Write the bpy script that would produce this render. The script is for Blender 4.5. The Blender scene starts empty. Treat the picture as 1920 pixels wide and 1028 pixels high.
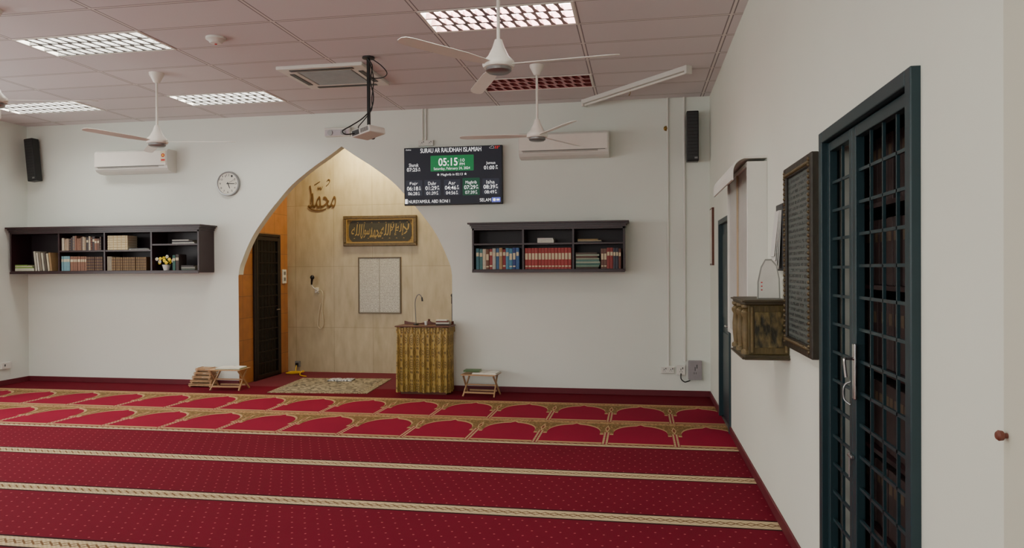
import bpy, bmesh, math, random
from mathutils import Matrix, Vector
random.seed(7)
S=bpy.context.scene; COL=S.collection
pi=math.pi
# ---------------------------------------------------------------- camera
cam=bpy.data.objects.new('camera',bpy.data.cameras.new('camera')); COL.objects.link(cam); S.camera=cam
cam.data.sensor_width=36; cam.data.lens=1370/1920*36
M=Matrix.Rotation(math.radians(9.9),4,'Z')@Matrix.Rotation(pi/2-0.0069,4,'X')@Matrix.Rotation(-0.0056,4,'Z')
M.translation=(0,0,1.56); cam.matrix_world=M

# ---------------------------------------------------------------- materials
def lin(c): 
    c=c/255; return c/12.92 if c<=.04045 else ((c+.055)/1.055)**2.4
def col(rgb,k=1.0): return tuple(min(1,lin(v)*k) for v in rgb)+(1,)
def newmat(name):
    m=bpy.data.materials.new(name); m.use_nodes=True; nt=m.node_tree
    return m,nt,nt.nodes['Principled BSDF']
class E:
    def __init__(s,nt,k): s.nt=nt; s.k=k
    def _m(s,op,*a):
        n=s.nt.nodes.new('ShaderNodeMath'); n.operation=op
        for i,v in enumerate(a):
            if isinstance(v,E): s.nt.links.new(v.k,n.inputs[i])
            else: n.inputs[i].default_value=v
        return E(s.nt,n.outputs[0])
    def __add__(s,o): return s._m('ADD',s,o)
    def __radd__(s,o): return s._m('ADD',s,o)
    def __sub__(s,o): return s._m('SUBTRACT',s,o)
    def __rsub__(s,o): return s._m('SUBTRACT',o,s)
    def __mul__(s,o): return s._m('MULTIPLY',s,o)
    def __rmul__(s,o): return s._m('MULTIPLY',s,o)
    def __truediv__(s,o): return s._m('DIVIDE',s,o)
    def __lt__(s,o): return s._m('LESS_THAN',s,o)
    def __gt__(s,o): return s._m('GREATER_THAN',s,o)
    def fract(s): return s._m('FRACT',s)
    def floor(s): return s._m('FLOOR',s)
    def abs(s): return s._m('ABSOLUTE',s)
    def sqrt(s): return s._m('SQRT',s)
    def sin(s): return s._m('SINE',s)
    def max(s,o): return s._m('MAXIMUM',s,o)
    def min(s,o): return s._m('MINIMUM',s,o)
def coords(nt):
    t=nt.nodes.new('ShaderNodeTexCoord'); x=nt.nodes.new('ShaderNodeSeparateXYZ')
    nt.links.new(t.outputs['Object'],x.inputs[0])
    return t,E(nt,x.outputs[0]),E(nt,x.outputs[1]),E(nt,x.outputs[2])
def noise(nt,t,scale,detail=2,sc=(1,1,1)):
    mp=nt.nodes.new('ShaderNodeMapping'); mp.inputs['Scale'].default_value=sc
    nt.links.new(t.outputs['Object'],mp.inputs[0])
    n=nt.nodes.new('ShaderNodeTexNoise'); n.inputs['Scale'].default_value=scale; n.inputs['Detail'].default_value=detail
    nt.links.new(mp.outputs[0],n.inputs['Vector']); return E(nt,n.outputs['Fac'])
def mix(nt,f,a,b):
    n=nt.nodes.new('ShaderNodeMix'); n.data_type='RGBA'
    if isinstance(f,E): nt.links.new(f.k,n.inputs[0])
    else: n.inputs[0].default_value=f
    for i,v in ((6,a),(7,b)):
        if isinstance(v,tuple): n.inputs[i].default_value=v
        else: nt.links.new(v,n.inputs[i])
    return n.outputs[2]
def bump(nt,p,h,strength,dist=.01):
    b=nt.nodes.new('ShaderNodeBump'); b.inputs['Strength'].default_value=strength; b.inputs['Distance'].default_value=dist
    nt.links.new(h.k,b.inputs['Height']); nt.links.new(b.outputs[0],p.inputs['Normal'])
def pm(name,rgb,rough=.6,metal=0,var=.12,scale=12,bmp=0,sc=(1,1,1),emit=0,k=1.0):
    m,nt,p=newmat(name); t,x,y,z=coords(nt); n=noise(nt,t,scale,3,sc)
    c=mix(nt,n,col(rgb,k*(1-var)),col(rgb,k*(1+var)))
    nt.links.new(c,p.inputs['Base Color']); p.inputs['Roughness'].default_value=rough; p.inputs['Metallic'].default_value=metal
    if bmp: bump(nt,p,n,bmp)
    if emit:
        nt.links.new(c,p.inputs['Emission Color']); p.inputs['Emission Strength'].default_value=emit
    return m
def wood(name,rgb,rough=.4,sc=(3,3,30),var=.3): return pm(name,rgb,rough,0,var,3,.05,sc)
m_wall=pm('wall_paint',(229,234,225),.85,0,.02,2,.0)
m_wallr=pm('wall_paint_side',(227,231,218),.85,0,.03,1.5,.0)
m_trim=pm('wall_paint_trim',(208,208,190),.85,0,.03,1.5,.0)
m_white=pm('white_plastic',(225,224,216),.4,0,.03)
m_white2=pm('white_enamel',(236,232,222),.3,0,.03)
m_grey=pm('grey_plastic',(120,120,118),.5,0,.06)
m_dgrey=pm('dark_grey_plastic',(45,46,48),.45,0,.1)
m_black=pm('black_plastic',(14,14,15),.4,0,.1)
m_chrome=pm('chrome_metal',(200,200,200),.2,1,.04)
m_brass=pm('brass_metal',(150,118,58),.4,.8,.1)
m_paper=pm('paper_white',(222,220,208),.8,0,.05)
m_page=pm('page_block',(205,196,170),.85,0,.1,60,0,(1,1,1))
m_shelf=wood('dark_mahogany',(46,21,25),.35,(2,30,30),.35)
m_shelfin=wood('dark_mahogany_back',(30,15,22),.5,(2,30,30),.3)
m_base=pm('dark_red_skirting',(98,20,34),.6,0,.15)
m_pine=wood('pine_wood',(178,140,100),.5,(20,3,20),.18)
m_door=pm('blue_green_paint',(28,52,58),.4,0,.15)
m_ddoor=pm('dark_brown_metal',(34,26,22),.4,.2,.15)
m_gold=pm('gold_leaf',(156,124,60),.4,.3,.25,40,.2)
m_script=pm('script_gold',(158,132,70),.5,.1,.1,40)
m_goldd=pm('antique_gold_wood',(92,78,42),.45,.1,.75,14,.3,(4,4,1))
m_olive=pm('olive_panel',(50,45,22),.5,0,.4,60)
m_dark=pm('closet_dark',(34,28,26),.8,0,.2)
m_green=pm('green_cover',(60,110,80),.5,0,.15)
m_leaf=pm('leaf_green',(50,90,35),.6,0,.3,40)
m_yel=pm('yellow_petals',(240,205,30),.6,0,.2,60)
m_cable=pm('yellow_cable',(225,180,30),.4,0,.05)
m_louvre=pm('louvre_grey',(120,118,116),.35,.3,.04)
m_louvrem=pm('louvre_aluminium',(172,136,136),.25,.9,.04)
m_louvreo=pm('louvre_rosy_aluminium',(196,120,124),.3,.8,.04)  # rose tint paints the red carpet's reflection into the metal
m_steel=pm('brushed_steel',(150,150,150),.35,.8,.08)
m_red=pm('red_print',(200,40,35),.6,0,.05)
m_redw=wood('red_brown_wood',(92,44,26),.4,(3,30,30),.3)

def emis(name,rgb,s,var=.02):
    m,nt,p=newmat(name); t,x,y,z=coords(nt); n=noise(nt,t,4)
    c=mix(nt,n,col(rgb,1-var),col(rgb,1+var)); nt.links.new(c,p.inputs['Emission Color']); nt.links.new(c,p.inputs['Base Color'])
    p.inputs['Emission Strength'].default_value=s; return m
m_lamp=emis('lamp_glow',(255,252,245),25)
m_tvbg=emis('screen_dark',(16,19,30),.7,.1)
m_tvw=emis('screen_white',(240,240,240),1.2)
m_tvg=emis('screen_green',(8,104,56),.8)
m_tvdg=emis('screen_dark_green',(10,62,42),.8)
m_tvl=emis('screen_grey',(34,38,50),.7)
m_tvr=emis('screen_red',(230,40,30),1.1)
m_tvb=emis('screen_blue',(90,100,190),.9)

def tile_mat(name,ca,cb,grout,axis,w,h,off=(0,0),rough=.25,vein=3,gw=.004,sc=(1,1,1)):
    m,nt,p=newmat(name); t,x,y,z=coords(nt); u=x if axis=='x' else y
    a=((u+off[0])/w); b=((z+off[1])/h)
    g=(a.fract()<gw/w).max(b.fract()<gw/h)
    n=noise(nt,t,vein,5,sc); cell=((a.floor()*7.13+b.floor()*3.77).sin()*43.7).fract()
    f=(n*1.6-.3)*.75+cell*.25
    c=mix(nt,f,col(ca),col(cb)); c=mix(nt,g,c,col(grout)); nt.links.new(c,p.inputs['Base Color']); p.inputs['Roughness'].default_value=rough
    return m
m_orange=tile_mat('orange_tiles',(188,124,66),(146,94,52),(110,80,56),'y',.3,.3,(.1,.0),.3,6,.006)
m_beige=tile_mat('beige_marble_tiles',(206,194,162),(164,148,114),(150,136,104),'x',.62,.93,(.25,.25),.35,4.2,.005,(2.6,1,.8))

def ceil_mat():
    m,nt,p=newmat('ceiling_tiles'); t,x,y,z=coords(nt)
    a=((x+.5)/1.25).fract()*1.25; b=((y-5.66)/.54).fract()*.54
    da=a.min(1.25-a); db=b.min(.54-b)
    bar=(da<.011).max(db<.011); edge=(da<.022).max(db<.020)
    n=noise(nt,t,160,1); cell=((((x+.5)/1.25).floor()*7.13+((y-5.66)/.54).floor()*3.77).sin()*43.7).fract()
    c=mix(nt,n*.5+cell*.5,col((212,207,208)),col((226,220,220)))
    c=mix(nt,edge,c,col((142,134,134))); c=mix(nt,bar,c,col((226,220,216)))
    nt.links.new(c,p.inputs['Base Color']); p.inputs['Roughness'].default_value=.9; return m
m_ceil=ceil_mat()

RED=(138,23,50); REDD=(110,19,38)
def carpet_rows():
    m,nt,p=newmat('prayer_row_carpet'); t,x,y,z=coords(nt)
    fine=noise(nt,t,300,2); big=noise(nt,t,1.6,2); om=noise(nt,t,38,3)
    red=mix(nt,fine*.5+big*.5,col(RED,.75),col(RED,1.25))
    plain=mix(nt,fine*.5+big*.5,col((98,14,30),.8),col((98,14,30),1.2))
    P=.63
    a=(((x-.318)/P).fract()-.5).abs()*2
    v=((y-6.5)/.975).fract()
    q=(a/.80); dome=((1.0-q*q).max(0.0)).sqrt()*.32+.50
    dome=dome+((a<.80)-1.0)*.10
    dome=dome+((.12-a).max(0.0))*.45
    inside=(v<dome)*(a<.905)*(v>.075)
    ol=((v<(dome+.045))*(a<.935))*(v>.03)
    tan=mix(nt,(om>.5),col((164,128,84)),col((122,92,58)))
    tan=mix(nt,((om>.44)*(om<.49)),tan,col((88,86,52)))
    hexx=((1.0-a)*2.2+((v-.66).abs()))<.17
    hexc=((1.0-a)*2.2+((v-.66).abs()))<.09
    cream=col((182,150,110))
    c=mix(nt,ol,tan,cream); c=mix(nt,inside,c,red)
    c=mix(nt,hexx,c,cream); c=mix(nt,hexc,c,col((124,66,48)))
    stem=(a>.905)*(v<.5); bar=((a-.952).abs()<.028)
    dash=((v*22.0).fract()<.35)
    sc_=mix(nt,dash*bar,col((198,176,134)),col((116,64,50)))
    sc_=mix(nt,bar,red,sc_)
    c=mix(nt,stem,c,sc_)
    bd=(v>.895); bl=(((v-.91).abs()<.009)).max(((v-.99).abs()<.010))
    btan=mix(nt,(om>.52),col((172,136,90)),col((128,80,56)))
    c=mix(nt,bd,c,btan); c=mix(nt,bl,c,cream)
    fr=(v<.02); c=mix(nt,fr,c,col((110,42,38)))
    c=mix(nt,(y>8.45),c,plain)
    le=((y-8.46).abs()<.012); c=mix(nt,le,c,cream)
    nt.links.new(c,p.inputs['Base Color']); p.inputs['Roughness'].default_value=.95
    p.inputs['Specular IOR Level'].default_value=.1; bump(nt,p,fine,.4,.004); return m
def carpet_stripes():
    m,nt,p=newmat('striped_carpet'); t,x,y,z=coords(nt)
    fine=noise(nt,t,300,2); big=noise(nt,t,1.2,2)
    red=mix(nt,fine*.5+big*.5,col(REDD,.72),col(REDD,1.2))
    s=(((5.55-y)/.945+.5).fract()-.5).abs()*.945
    D=.085
    row=(y/D).floor(); dx=((x/D+row*.5).fract()-.5)*D; dy=((y/D).fract()-.5)*D
    d=(dx*dx+dy*dy).sqrt(); c=mix(nt,d<.0065,red,col((164,80,88)))
    c=mix(nt,s<.088,c,col((50,24,26)))
    lx=((x/.03).fract()<.5); ly=((y/.03).fract()<.5); ch=(lx-ly).abs()
    zz=((x/.06).fract()-.5).abs()*.05; wv=((s-zz).abs()<.007)
    be=mix(nt,ch*.5,col((202,182,146)),col((158,134,98))); be=mix(nt,wv,be,col((118,90,62)))
    c=mix(nt,s<.066,c,be)
    nt.links.new(c,p.inputs['Base Color']); p.inputs['Roughness'].default_value=.95
    p.inputs['Specular IOR Level'].default_value=.1; bump(nt,p,fine,.4,.004); return m
def damask(name,ca,cb,s,thr=.5,rough=.6,sheen=0):
    m,nt,p=newmat(name); t,x,y,z=coords(nt)
    n1=noise(nt,t,s,1); w=((n1*26.0).sin()>0.15); n2=noise(nt,t,s*4,2)
    f=w*.75+(n2>.55)*.25
    c=mix(nt,f,col(ca),col(cb)); nt.links.new(c,p.inputs['Base Color']); p.inputs['Roughness'].default_value=rough
    return m
def brocade():
    m,nt,p=newmat('gold_brocade_cloth'); t,x,y,z=coords(nt)
    W,Hh=.085,.15
    rowi=(z/Hh).floor(); u=((x+y)/W+rowi*.5).fract()-.5; v=(z/Hh).fract()-.5
    n=noise(nt,t,40,2)*.16-.08
    d=(u.abs()*1.1+v.abs())+n
    ring=((d-.40).abs()<.055).max((d-.20).abs()<.05).max(d<.07)
    side=(((u.abs()-.5).abs()<.07))*((v.abs()-.35).abs()<.09)
    f=ring.max(side)
    c=mix(nt,f*.8,col((172,146,78)),col((78,60,32)))
    nt.links.new(c,p.inputs['Base Color']); p.inputs['Roughness'].default_value=.4; return m
def textlines(name,bg,ink,axis,period,fill=.45,ns=90,colsplit=None):
    m,nt,p=newmat(name); t,x,y,z=coords(nt); u=x if axis=='x' else y
    l=((z/period).fract()-.5).abs()<fill/2
    n=noise(nt,t,ns,2)>.47
    c=mix(nt,l*n,col(bg),col(ink)); nt.links.new(c,p.inputs['Base Color']); p.inputs['Roughness'].default_value=.5
    return m
m_cloth=brocade()
m_rug=damask('woven_beige_rug',(160,146,118),(84,74,58),7,rough=.95)
m_rugb=damask('woven_rug_border',(108,92,66),(172,160,128),22,rough=.95)
m_poster=textlines('printed_page',(204,202,190),(150,148,140),'x',.022,.5,70)
m_quran=textlines('framed_script',(88,96,92),(44,50,50),'y',.03,.55,70)
m_bw=damask('black_white_pattern',(230,230,225),(20,20,22),20)

# ---------------------------------------------------------------- mesh builder
class MB:
    def __init__(s): s.bm=bmesh.new()
    def _new(s,before,mi,smooth):
        for f in s.bm.faces:
            if f not in before: f.material_index=mi; f.smooth=smooth
    def box(s,x0,x1,y0,y1,z0,z1,mi=0,bev=0,mat=None):
        before=set(s.bm.faces)
        T=Matrix.Translation(((x0+x1)/2,(y0+y1)/2,(z0+z1)/2))@Matrix.Diagonal((abs(x1-x0),abs(y1-y0),abs(z1-z0),1))
        if mat is not None: T=mat@T
        r=bmesh.ops.create_cube(s.bm,size=1,matrix=T)
        if bev:
            ed=list({e for v in r['verts'] for e in v.link_edges})
            bmesh.ops.bevel(s.bm,geom=ed,offset=bev,segments=2,affect='EDGES',profile=.5)
        s._new(before,mi,False); return s
    def loft(s,rings,mi=0,smooth=True,closed=True,caps=True):
        vs=[[s.bm.verts.new(p) for p in r] for r in rings]
        n=len(rings[0])
        for a,b in zip(vs,vs[1:]):
            for i in range(n if closed else n-1):
                j=(i+1)%n
                f=s.bm.faces.new((a[i],a[j],b[j],b[i])); f.material_index=mi; f.smooth=smooth
        if caps and closed:
            for r in (vs[0],vs[-1]):
                try: f=s.bm.faces.new(r); f.material_index=mi
                except ValueError: pass
        return s
    def lathe(s,prof,c=(0,0,0),mi=0,seg=28,axis='z',smooth=True):
        rings=[]
        for r,h in prof:
            ring=[]
            for i in range(seg):
                a=2*pi*i/seg; p=(max(r,1e-4)*math.cos(a),max(r,1e-4)*math.sin(a),h)
                if axis=='y': p=(p[0],p[2],p[1])
                if axis=='x': p=(p[2],p[0],p[1])
                ring.append((p[0]+c[0],p[1]+c[1],p[2]+c[2]))
            rings.append(ring)
        return s.loft(rings,mi,smooth)
    def tube(s,pts,r,mi=0,seg=8,r1=None):
        pts=[Vector(p) for p in pts]; rings=[]; up=Vector((0,0,1)); n=len(pts)
        for i,p in enumerate(pts):
            d=(pts[min(i+1,n-1)]-pts[max(i-1,0)]).normalized()
            if i==0:
                ref=up if abs(d.dot(up))<.95 else Vector((1,0,0)); a=d.cross(ref).normalized()
            else:
                a=(a-d*a.dot(d)).normalized()
            b=d.cross(a); rr=r if r1 is None else r+(r1-r)*i/(n-1)
            rings.append([p+a*rr*math.cos(2*pi*k/seg)+b*rr*math.sin(2*pi*k/seg) for k in range(seg)])
        return s.loft(rings,mi,True)
    def prism(s,poly,axis,a,b,mi=0):
        def P(q,h):
            return {'y':(q[0],h,q[1]),'x':(h,q[0],q[1]),'z':(q[0],q[1],h)}[axis]
        return s.loft([[P(q,a) for q in poly],[P(q,b) for q in poly]],mi,False)
    def sphere(s,c,r,mi=0,sc=(1,1,1),seg=12):
        before=set(s.bm.faces)
        bmesh.ops.create_uvsphere(s.bm,u_segments=seg,v_segments=max(6,seg//2),radius=r,matrix=Matrix.Translation(c)@Matrix.Diagonal((sc[0],sc[1],sc[2],1)))
        s._new(before,mi,True); return s
    def text(s,txt,x0,x1,z0,z1,y,mi=0,bold=0,ext=.001,shear=0):
        c=bpy.data.curves.new('lettering','FONT'); c.body=txt; c.size=1; c.extrude=0; c.offset=bold; c.resolution_u=3
        o=bpy.data.objects.new('lettering',c); COL.objects.link(o); bpy.context.view_layer.update()
        me=bpy.data.meshes.new_from_object(o.evaluated_get(bpy.context.evaluated_depsgraph_get()))
        bpy.data.objects.remove(o); bpy.data.curves.remove(c)
        xs=[v.co.x for v in me.vertices]; ys=[v.co.y for v in me.vertices]
        if not xs: return s
        a,b,cc,d=min(xs),max(xs),min(ys),max(ys); before=set(s.bm.faces)
        for v in me.vertices:
            t=(v.co.y-cc)/max(d-cc,1e-6)
            v.co=(x0+(v.co.x-a)/(b-a)*(x1-x0)+shear*t*(z1-z0), y, z0+t*(z1-z0))
        s.bm.from_mesh(me); bpy.data.meshes.remove(me)
        for f in s.bm.faces:
            if f not in before: f.material_index=mi; f.smooth=False
        return s
    def stroke(s,pts,nib,y,thick,mi=0):
        pts=[Vector((p[0],0,p[1])) for p in catmull(pts,5)]
        n=Vector((nib[0],0,nib[1])); rings=[]
        for p in pts:
            rings.append([p-n+Vector((0,y,0)),p+n+Vector((0,y,0)),p+n+Vector((0,y+thick,0)),p-n+Vector((0,y+thick,0))])
        return s.loft(rings,mi,False)
    def build(s,name,mats,parent=None,loc=(0,0,0),rot=(0,0,0),label=None,cat=None,group=None,kind=None,norm=True):
        if norm: bmesh.ops.recalc_face_normals(s.bm,faces=s.bm.faces[:])
        for e in s.bm.edges:
            if len(e.link_faces)==2 and e.calc_face_angle(0)>.7: e.smooth=False
        me=bpy.data.meshes.new(name); s.bm.to_mesh(me); s.bm.free()
        for m in (mats if isinstance(mats,(list,tuple)) else [mats]): me.materials.append(m)
        o=bpy.data.objects.new(name,me); COL.objects.link(o); tag(o,label,cat,group,kind)
        o.location=loc; o.rotation_euler=rot
        if parent: o.parent=parent
        return o
def tag(o,label=None,cat=None,group=None,kind=None):
    if label: o['label']=label
    if cat: o['category']=cat
    if group: o['group']=group
    if kind: o['kind']=kind
def catmull(pts,n):
    out=[]; P=[Vector(p) for p in pts]
    for i in range(len(P)-1):
        p0=P[max(i-1,0)];p1=P[i];p2=P[i+1];p3=P[min(i+2,len(P)-1)]
        for k in range(n):
            t=k/n; out.append(.5*((2*p1)+(-p0+p2)*t+(2*p0-5*p1+4*p2-p3)*t*t+(-p0+3*p1-3*p2+p3)*t**3))
    out.append(P[-1]); return [tuple(p) for p in out]
def root(name,label,cat,loc=(0,0,0),rot=(0,0,0),group=None):
    o=bpy.data.objects.new(name,None); o.empty_display_size=.1; COL.objects.link(o); o.location=loc; o.rotation_euler=rot
    tag(o,label,cat,group); return o
def copy_thing(o,loc,rz=None,label=None):
    c=o.copy(); COL.objects.link(c); c.location=loc
    if rz is not None: c.rotation_euler[2]=rz
    if label: c['label']=label
    def rec(a,b):
        for ch in [q for q in bpy.data.objects if q.parent==a]:
            d=ch.copy(); COL.objects.link(d); d.parent=b; rec(ch,d)
    rec(o,c); return c

# ---------------------------------------------------------------- room shell
XL,XR,YF,YB,H=-8.61,.84,9.1,-3.0,3.63
AC=-3.857
prof=[(1.488,1.48),(1.468,1.60),(1.425,1.71),(1.36,1.86),(1.25,2.06),(1.08,2.285),(.92,2.47),(.70,2.70),(.42,2.91),(.20,3.05),(0,3.186)]
pr=catmull(prof,4)
outl=[(XL,0),(AC-1.488,0)]+[(AC-a,b) for a,b in pr]+[(AC+a,b) for a,b in reversed(pr[:-1])]+[(AC+1.488,0),(XR,0),(XR,H),(XL,H)]
mb=MB(); mb.prism(outl,'y',YF,YF+.12)
for f in mb.bm.faces:
    c=f.calc_center_median()
    if abs(c.x-(AC-1.488))<.004 and c.z<1.5 and len(f.verts)==4: f.material_index=1
mb.build('wall_front',[m_wall,m_orange],kind='structure')
def wall_holes(name,axis,p0,p1,a0,a1,holes,mat):
    mb=MB(); cur=a0
    def bx(a,b,z0,z1):
        if axis=='x': mb.box(p0,p1,a,b,z0,z1)
        else: mb.box(a,b,p0,p1,z0,z1)
    for h0,h1,z0,z1 in holes:
        bx(cur,h0,0,H)
        if z0>0: bx(h0,h1,0,z0)
        bx(h0,h1,z1,H); cur=h1
    bx(cur,a1,0,H); return mb.build(name,mat,kind='structure')
WL=[(-2.2,.2,.9,3.0),(1.2,3.6,.9,3.0),(4.6,7.0,.9,3.0)]; WB=[(-7.6,-5.0,.9,3.0),(-3.6,-1.0,.9,3.0)]  # openings for invented windows out of view, added for fill light
wall_holes('wall_left','x',XL-.12,XL,YB,YF+.12,WL,m_wall)
wall_holes('wall_back','y',YB-.12,YB,XL-.12,XR+.15,WB,m_wall)
m_glass=pm('frosted_glass',(200,214,208),.3,0,.03)
k=0
for lst,ax in ((WL,'x'),(WB,'y')):
    for a,b,z0,z1 in lst:
        k+=1; mb=MB(); n=3
        P0=(XL if ax=='x' else YB)
        def bx(u0,u1,w0,w1,d0,d1,mi=0):
            if ax=='x': mb.box(P0+d0,P0+d1,u0,u1,w0,w1,mi)
            else: mb.box(u0,u1,P0+d0,P0+d1,w0,w1,mi)
        bx(a,b,z0,z1,-.11,-.10,1)
        bx(a,b,z0,z0+.05,-.1,-.05); bx(a,b,z1-.05,z1,-.1,-.05)
        for i in range(n+1):
            u=a+(b-a-.05)*i/n; bx(u,u+.05,z0+.05,z1-.05,-.1,-.05)
        mb.build('window_%d'%k,[m_white,m_glass],kind='structure')  # unseen window, made up to frame the fill light
        L=bpy.data.lights.new('window_daylight','AREA'); L.shape='RECTANGLE'; L.size=b-a-.1; L.size_y=z1-z0-.1; L.color=(.98,1,.98)  # added area light that brightens ceiling and walls
        L.energy=66 if ax=='x' else 72
        lo=bpy.data.objects.new('window_daylight',L); COL.objects.link(lo)
        if ax=='x': 
            lo.location=(XL-.03,(a+b)/2,(z0+z1)/2); lo.matrix_world=Matrix.Translation(lo.location)@Matrix.Rotation(-pi/2,4,'Y')@Matrix.Rotation(pi/2,4,'Z')
        else:
            lo.location=((a+b)/2,YB-.03,(z0+z1)/2); lo.rotation_euler=(pi/2,0,0)
D2=(2.393,3.546,2.17); D3=(7.08,8.0,2.06)
wall_holes('wall_right','x',XR,XR+.15,YB,YF+.12,[(D2[0],D2[1],0,D2[2]),(D3[0],D3[1],0,D3[2])],m_wallr)
MB().box(XR-.03,XR,.9,1.82,0,H,0,.004).build('trim_1',m_trim,kind='structure')
# niche
NL,NR,NB=AC-1.488,AC+1.488,10.5
MB().box(NL-.1,NL,YF+.12,NB,0,3.5).build('wall_niche_left',m_orange,kind='structure')
MB().box(NR,NR+.1,YF+.12,NB,0,3.5).build('wall_niche_right',m_beige,kind='structure')
MB().box(NL-.1,NR+.1,NB,NB+.1,0,3.5).build('wall_niche_back',m_beige,kind='structure')
MB().box(NL-.1,NR+.1,YF+.12,NB+.1,3.5,3.6).build('ceiling_niche',m_wall,kind='structure')
# floor + carpets
MB().box(XL-.12,XR+1.2,YB-.12,NB+.1,-.15,-.012).build('floor',pm('concrete_screed',(120,115,110),.9),kind='structure')
MB().box(XL,XR,6.5,YF,-.012,0).build('patterned_carpet',carpet_rows(),label='crimson fitted carpet with gold arched prayer niches',cat='carpet')
MB().box(NL,NR,YF,NB,-.012,0).build('niche_carpet',pm('plain_red_carpet',(98,14,30),.95,0,.25,300,.3),label='plain dark red carpet inside the arched niche',cat='carpet')
MB().box(XL,XR,YB,6.5,-.012,0).build('striped_carpet',carpet_stripes(),label='dark red dotted carpet with beige woven stripes',cat='carpet')
# ceiling with openings for the light fittings
FX=[(-1.75,-.5),(-5.5,-4.25),(-8.0,-6.75)]; FY=[(-.82,-.28),(1.34,1.88),(3.5,4.04),(5.66,6.2),(7.82,8.36)]
xs=sorted({XL,XR}|{v for a in FX for v in a}); ys=sorted({YB,YF}|{v for a in FY for v in a})
mb=MB()
for i in range(len(xs)-1):
    for j in range(len(ys)-1):
        if (xs[i],xs[i+1]) in FX and (ys[j],ys[j+1]) in FY: continue
        mb.box(xs[i],xs[i+1],ys[j],ys[j+1],H,H+.02)
mb.build('ceiling',m_ceil,kind='structure')
bh=.07
MB().box(XL,NL,YF-.015,YF,0,bh,0,.003).build('baseboard_front_left',m_base,kind='structure')
MB().box(NR,XR,YF-.015,YF,0,bh,0,.003).build('baseboard_front_right',m_base,kind='structure')
MB().box(XL,XL+.015,YB,YF-.015,0,bh,0,.003).build('baseboard_left',m_base,kind='structure')
mb=MB()
for a,b in ((YB,.9),(1.82,D2[0]),(D2[1],D3[0]),(D3[1],YF-.015)): mb.box(XR-.015,XR,a,b,0,bh,0,.003)
mb.build('baseboard_right',m_base,kind='structure')
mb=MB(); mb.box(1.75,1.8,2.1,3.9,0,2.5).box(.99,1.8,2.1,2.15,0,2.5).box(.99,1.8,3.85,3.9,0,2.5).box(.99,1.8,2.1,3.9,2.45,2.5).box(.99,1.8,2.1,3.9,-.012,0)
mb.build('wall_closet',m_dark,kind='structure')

# ---------------------------------------------------------------- light fittings
def fitting(loc,lit,lm,label):
    r=root('ceiling_light_fitting',label,'ceiling light',loc,group='recessed ceiling light fittings')
    w,d=.625,.27
    mb=MB(); g=.003
    mb.box(-w+g,w-g,-d+g,d-g,.11,.12).box(-w+g,-w+.015,-d+g,d-g,0,.11).box(w-.015,w-g,-d+g,d-g,0,.11).box(-w+g,w-g,-d+g,-d+.015,0,.11).box(-w+g,w-g,d-.015,d-g,0,.11)
    mb.box(-w,w,-d,-d+.02,-.006,0).box(-w,w,d-.02,d,-.006,0).box(-w,-w+.02,-d+.02,d-.02,-.006,0).box(w-.02,w,-d+.02,d-.02,-.006,0)
    mb.build('housing',m_white2,r)
    mb=MB(); mb.box(-w+.03,w-.03,-d+.03,d-.03,.10,.105).build('lamp_panel',m_lamp if lit else m_white,r)
    mb=MB()
    n=12; L=2*w-.04
    for k in range(3+1):
        y=-d+.02+(2*d-.04)*k/3
        mb.prism([(y-.013,-.002),(y+.013,-.002),(y+.002,.05),(y-.002,.05)],'x',-w+.02,w-.02)
    for i in range(1,n):
        x=-w+.02+L*i/n
        for k in range(3):
            y0=-d+.02+(2*d-.04)*k/3; y1=y0+(2*d-.04)/3; ym=(y0+y1)/2; sk=.018
            rings=[]
            for y,o_,wd in ((y0,-sk,.024),(ym,0,.013),(y1,sk,.024)):
                rings.append([(x+o_-wd,y,-.001),(x+o_+wd,y,-.001),(x+o_+.002,y,.045),(x+o_-.002,y,.045)])
            mb.loft(rings,0,False)
    mb.build('louvre',lm,r)
    return r
lw='recessed ceiling light with bright white louvre grid'
f_on=fitting((-4.875,5.93,H),True,m_louvre,lw)
f_m=fitting((-1.125,5.93,H),True,m_louvrem,'recessed ceiling light with aluminium louvre blades, switched on')
fitting((-1.125,8.09,H),False,m_louvreo,'unlit recessed ceiling light with rosy aluminium louvre blades')
for x in (-1.125,-4.875,-7.375):
    for y in (-.55,1.61,3.77,5.93,8.09):
        if (x,y) in ((-4.875,5.93),(-1.125,5.93),(-1.125,8.09)): continue
        copy_thing(f_on,(x,y,H))

L=bpy.data.lights.new('niche_lamp','AREA'); L.shape='RECTANGLE'; L.size=1.2; L.size_y=.25; L.energy=46; L.color=(1,.86,.56)
lo=bpy.data.objects.new('niche_lamp',L); lo.location=(AC,10.05,3.47); lo.rotation_euler=(.35,0,0); COL.objects.link(lo)

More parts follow.
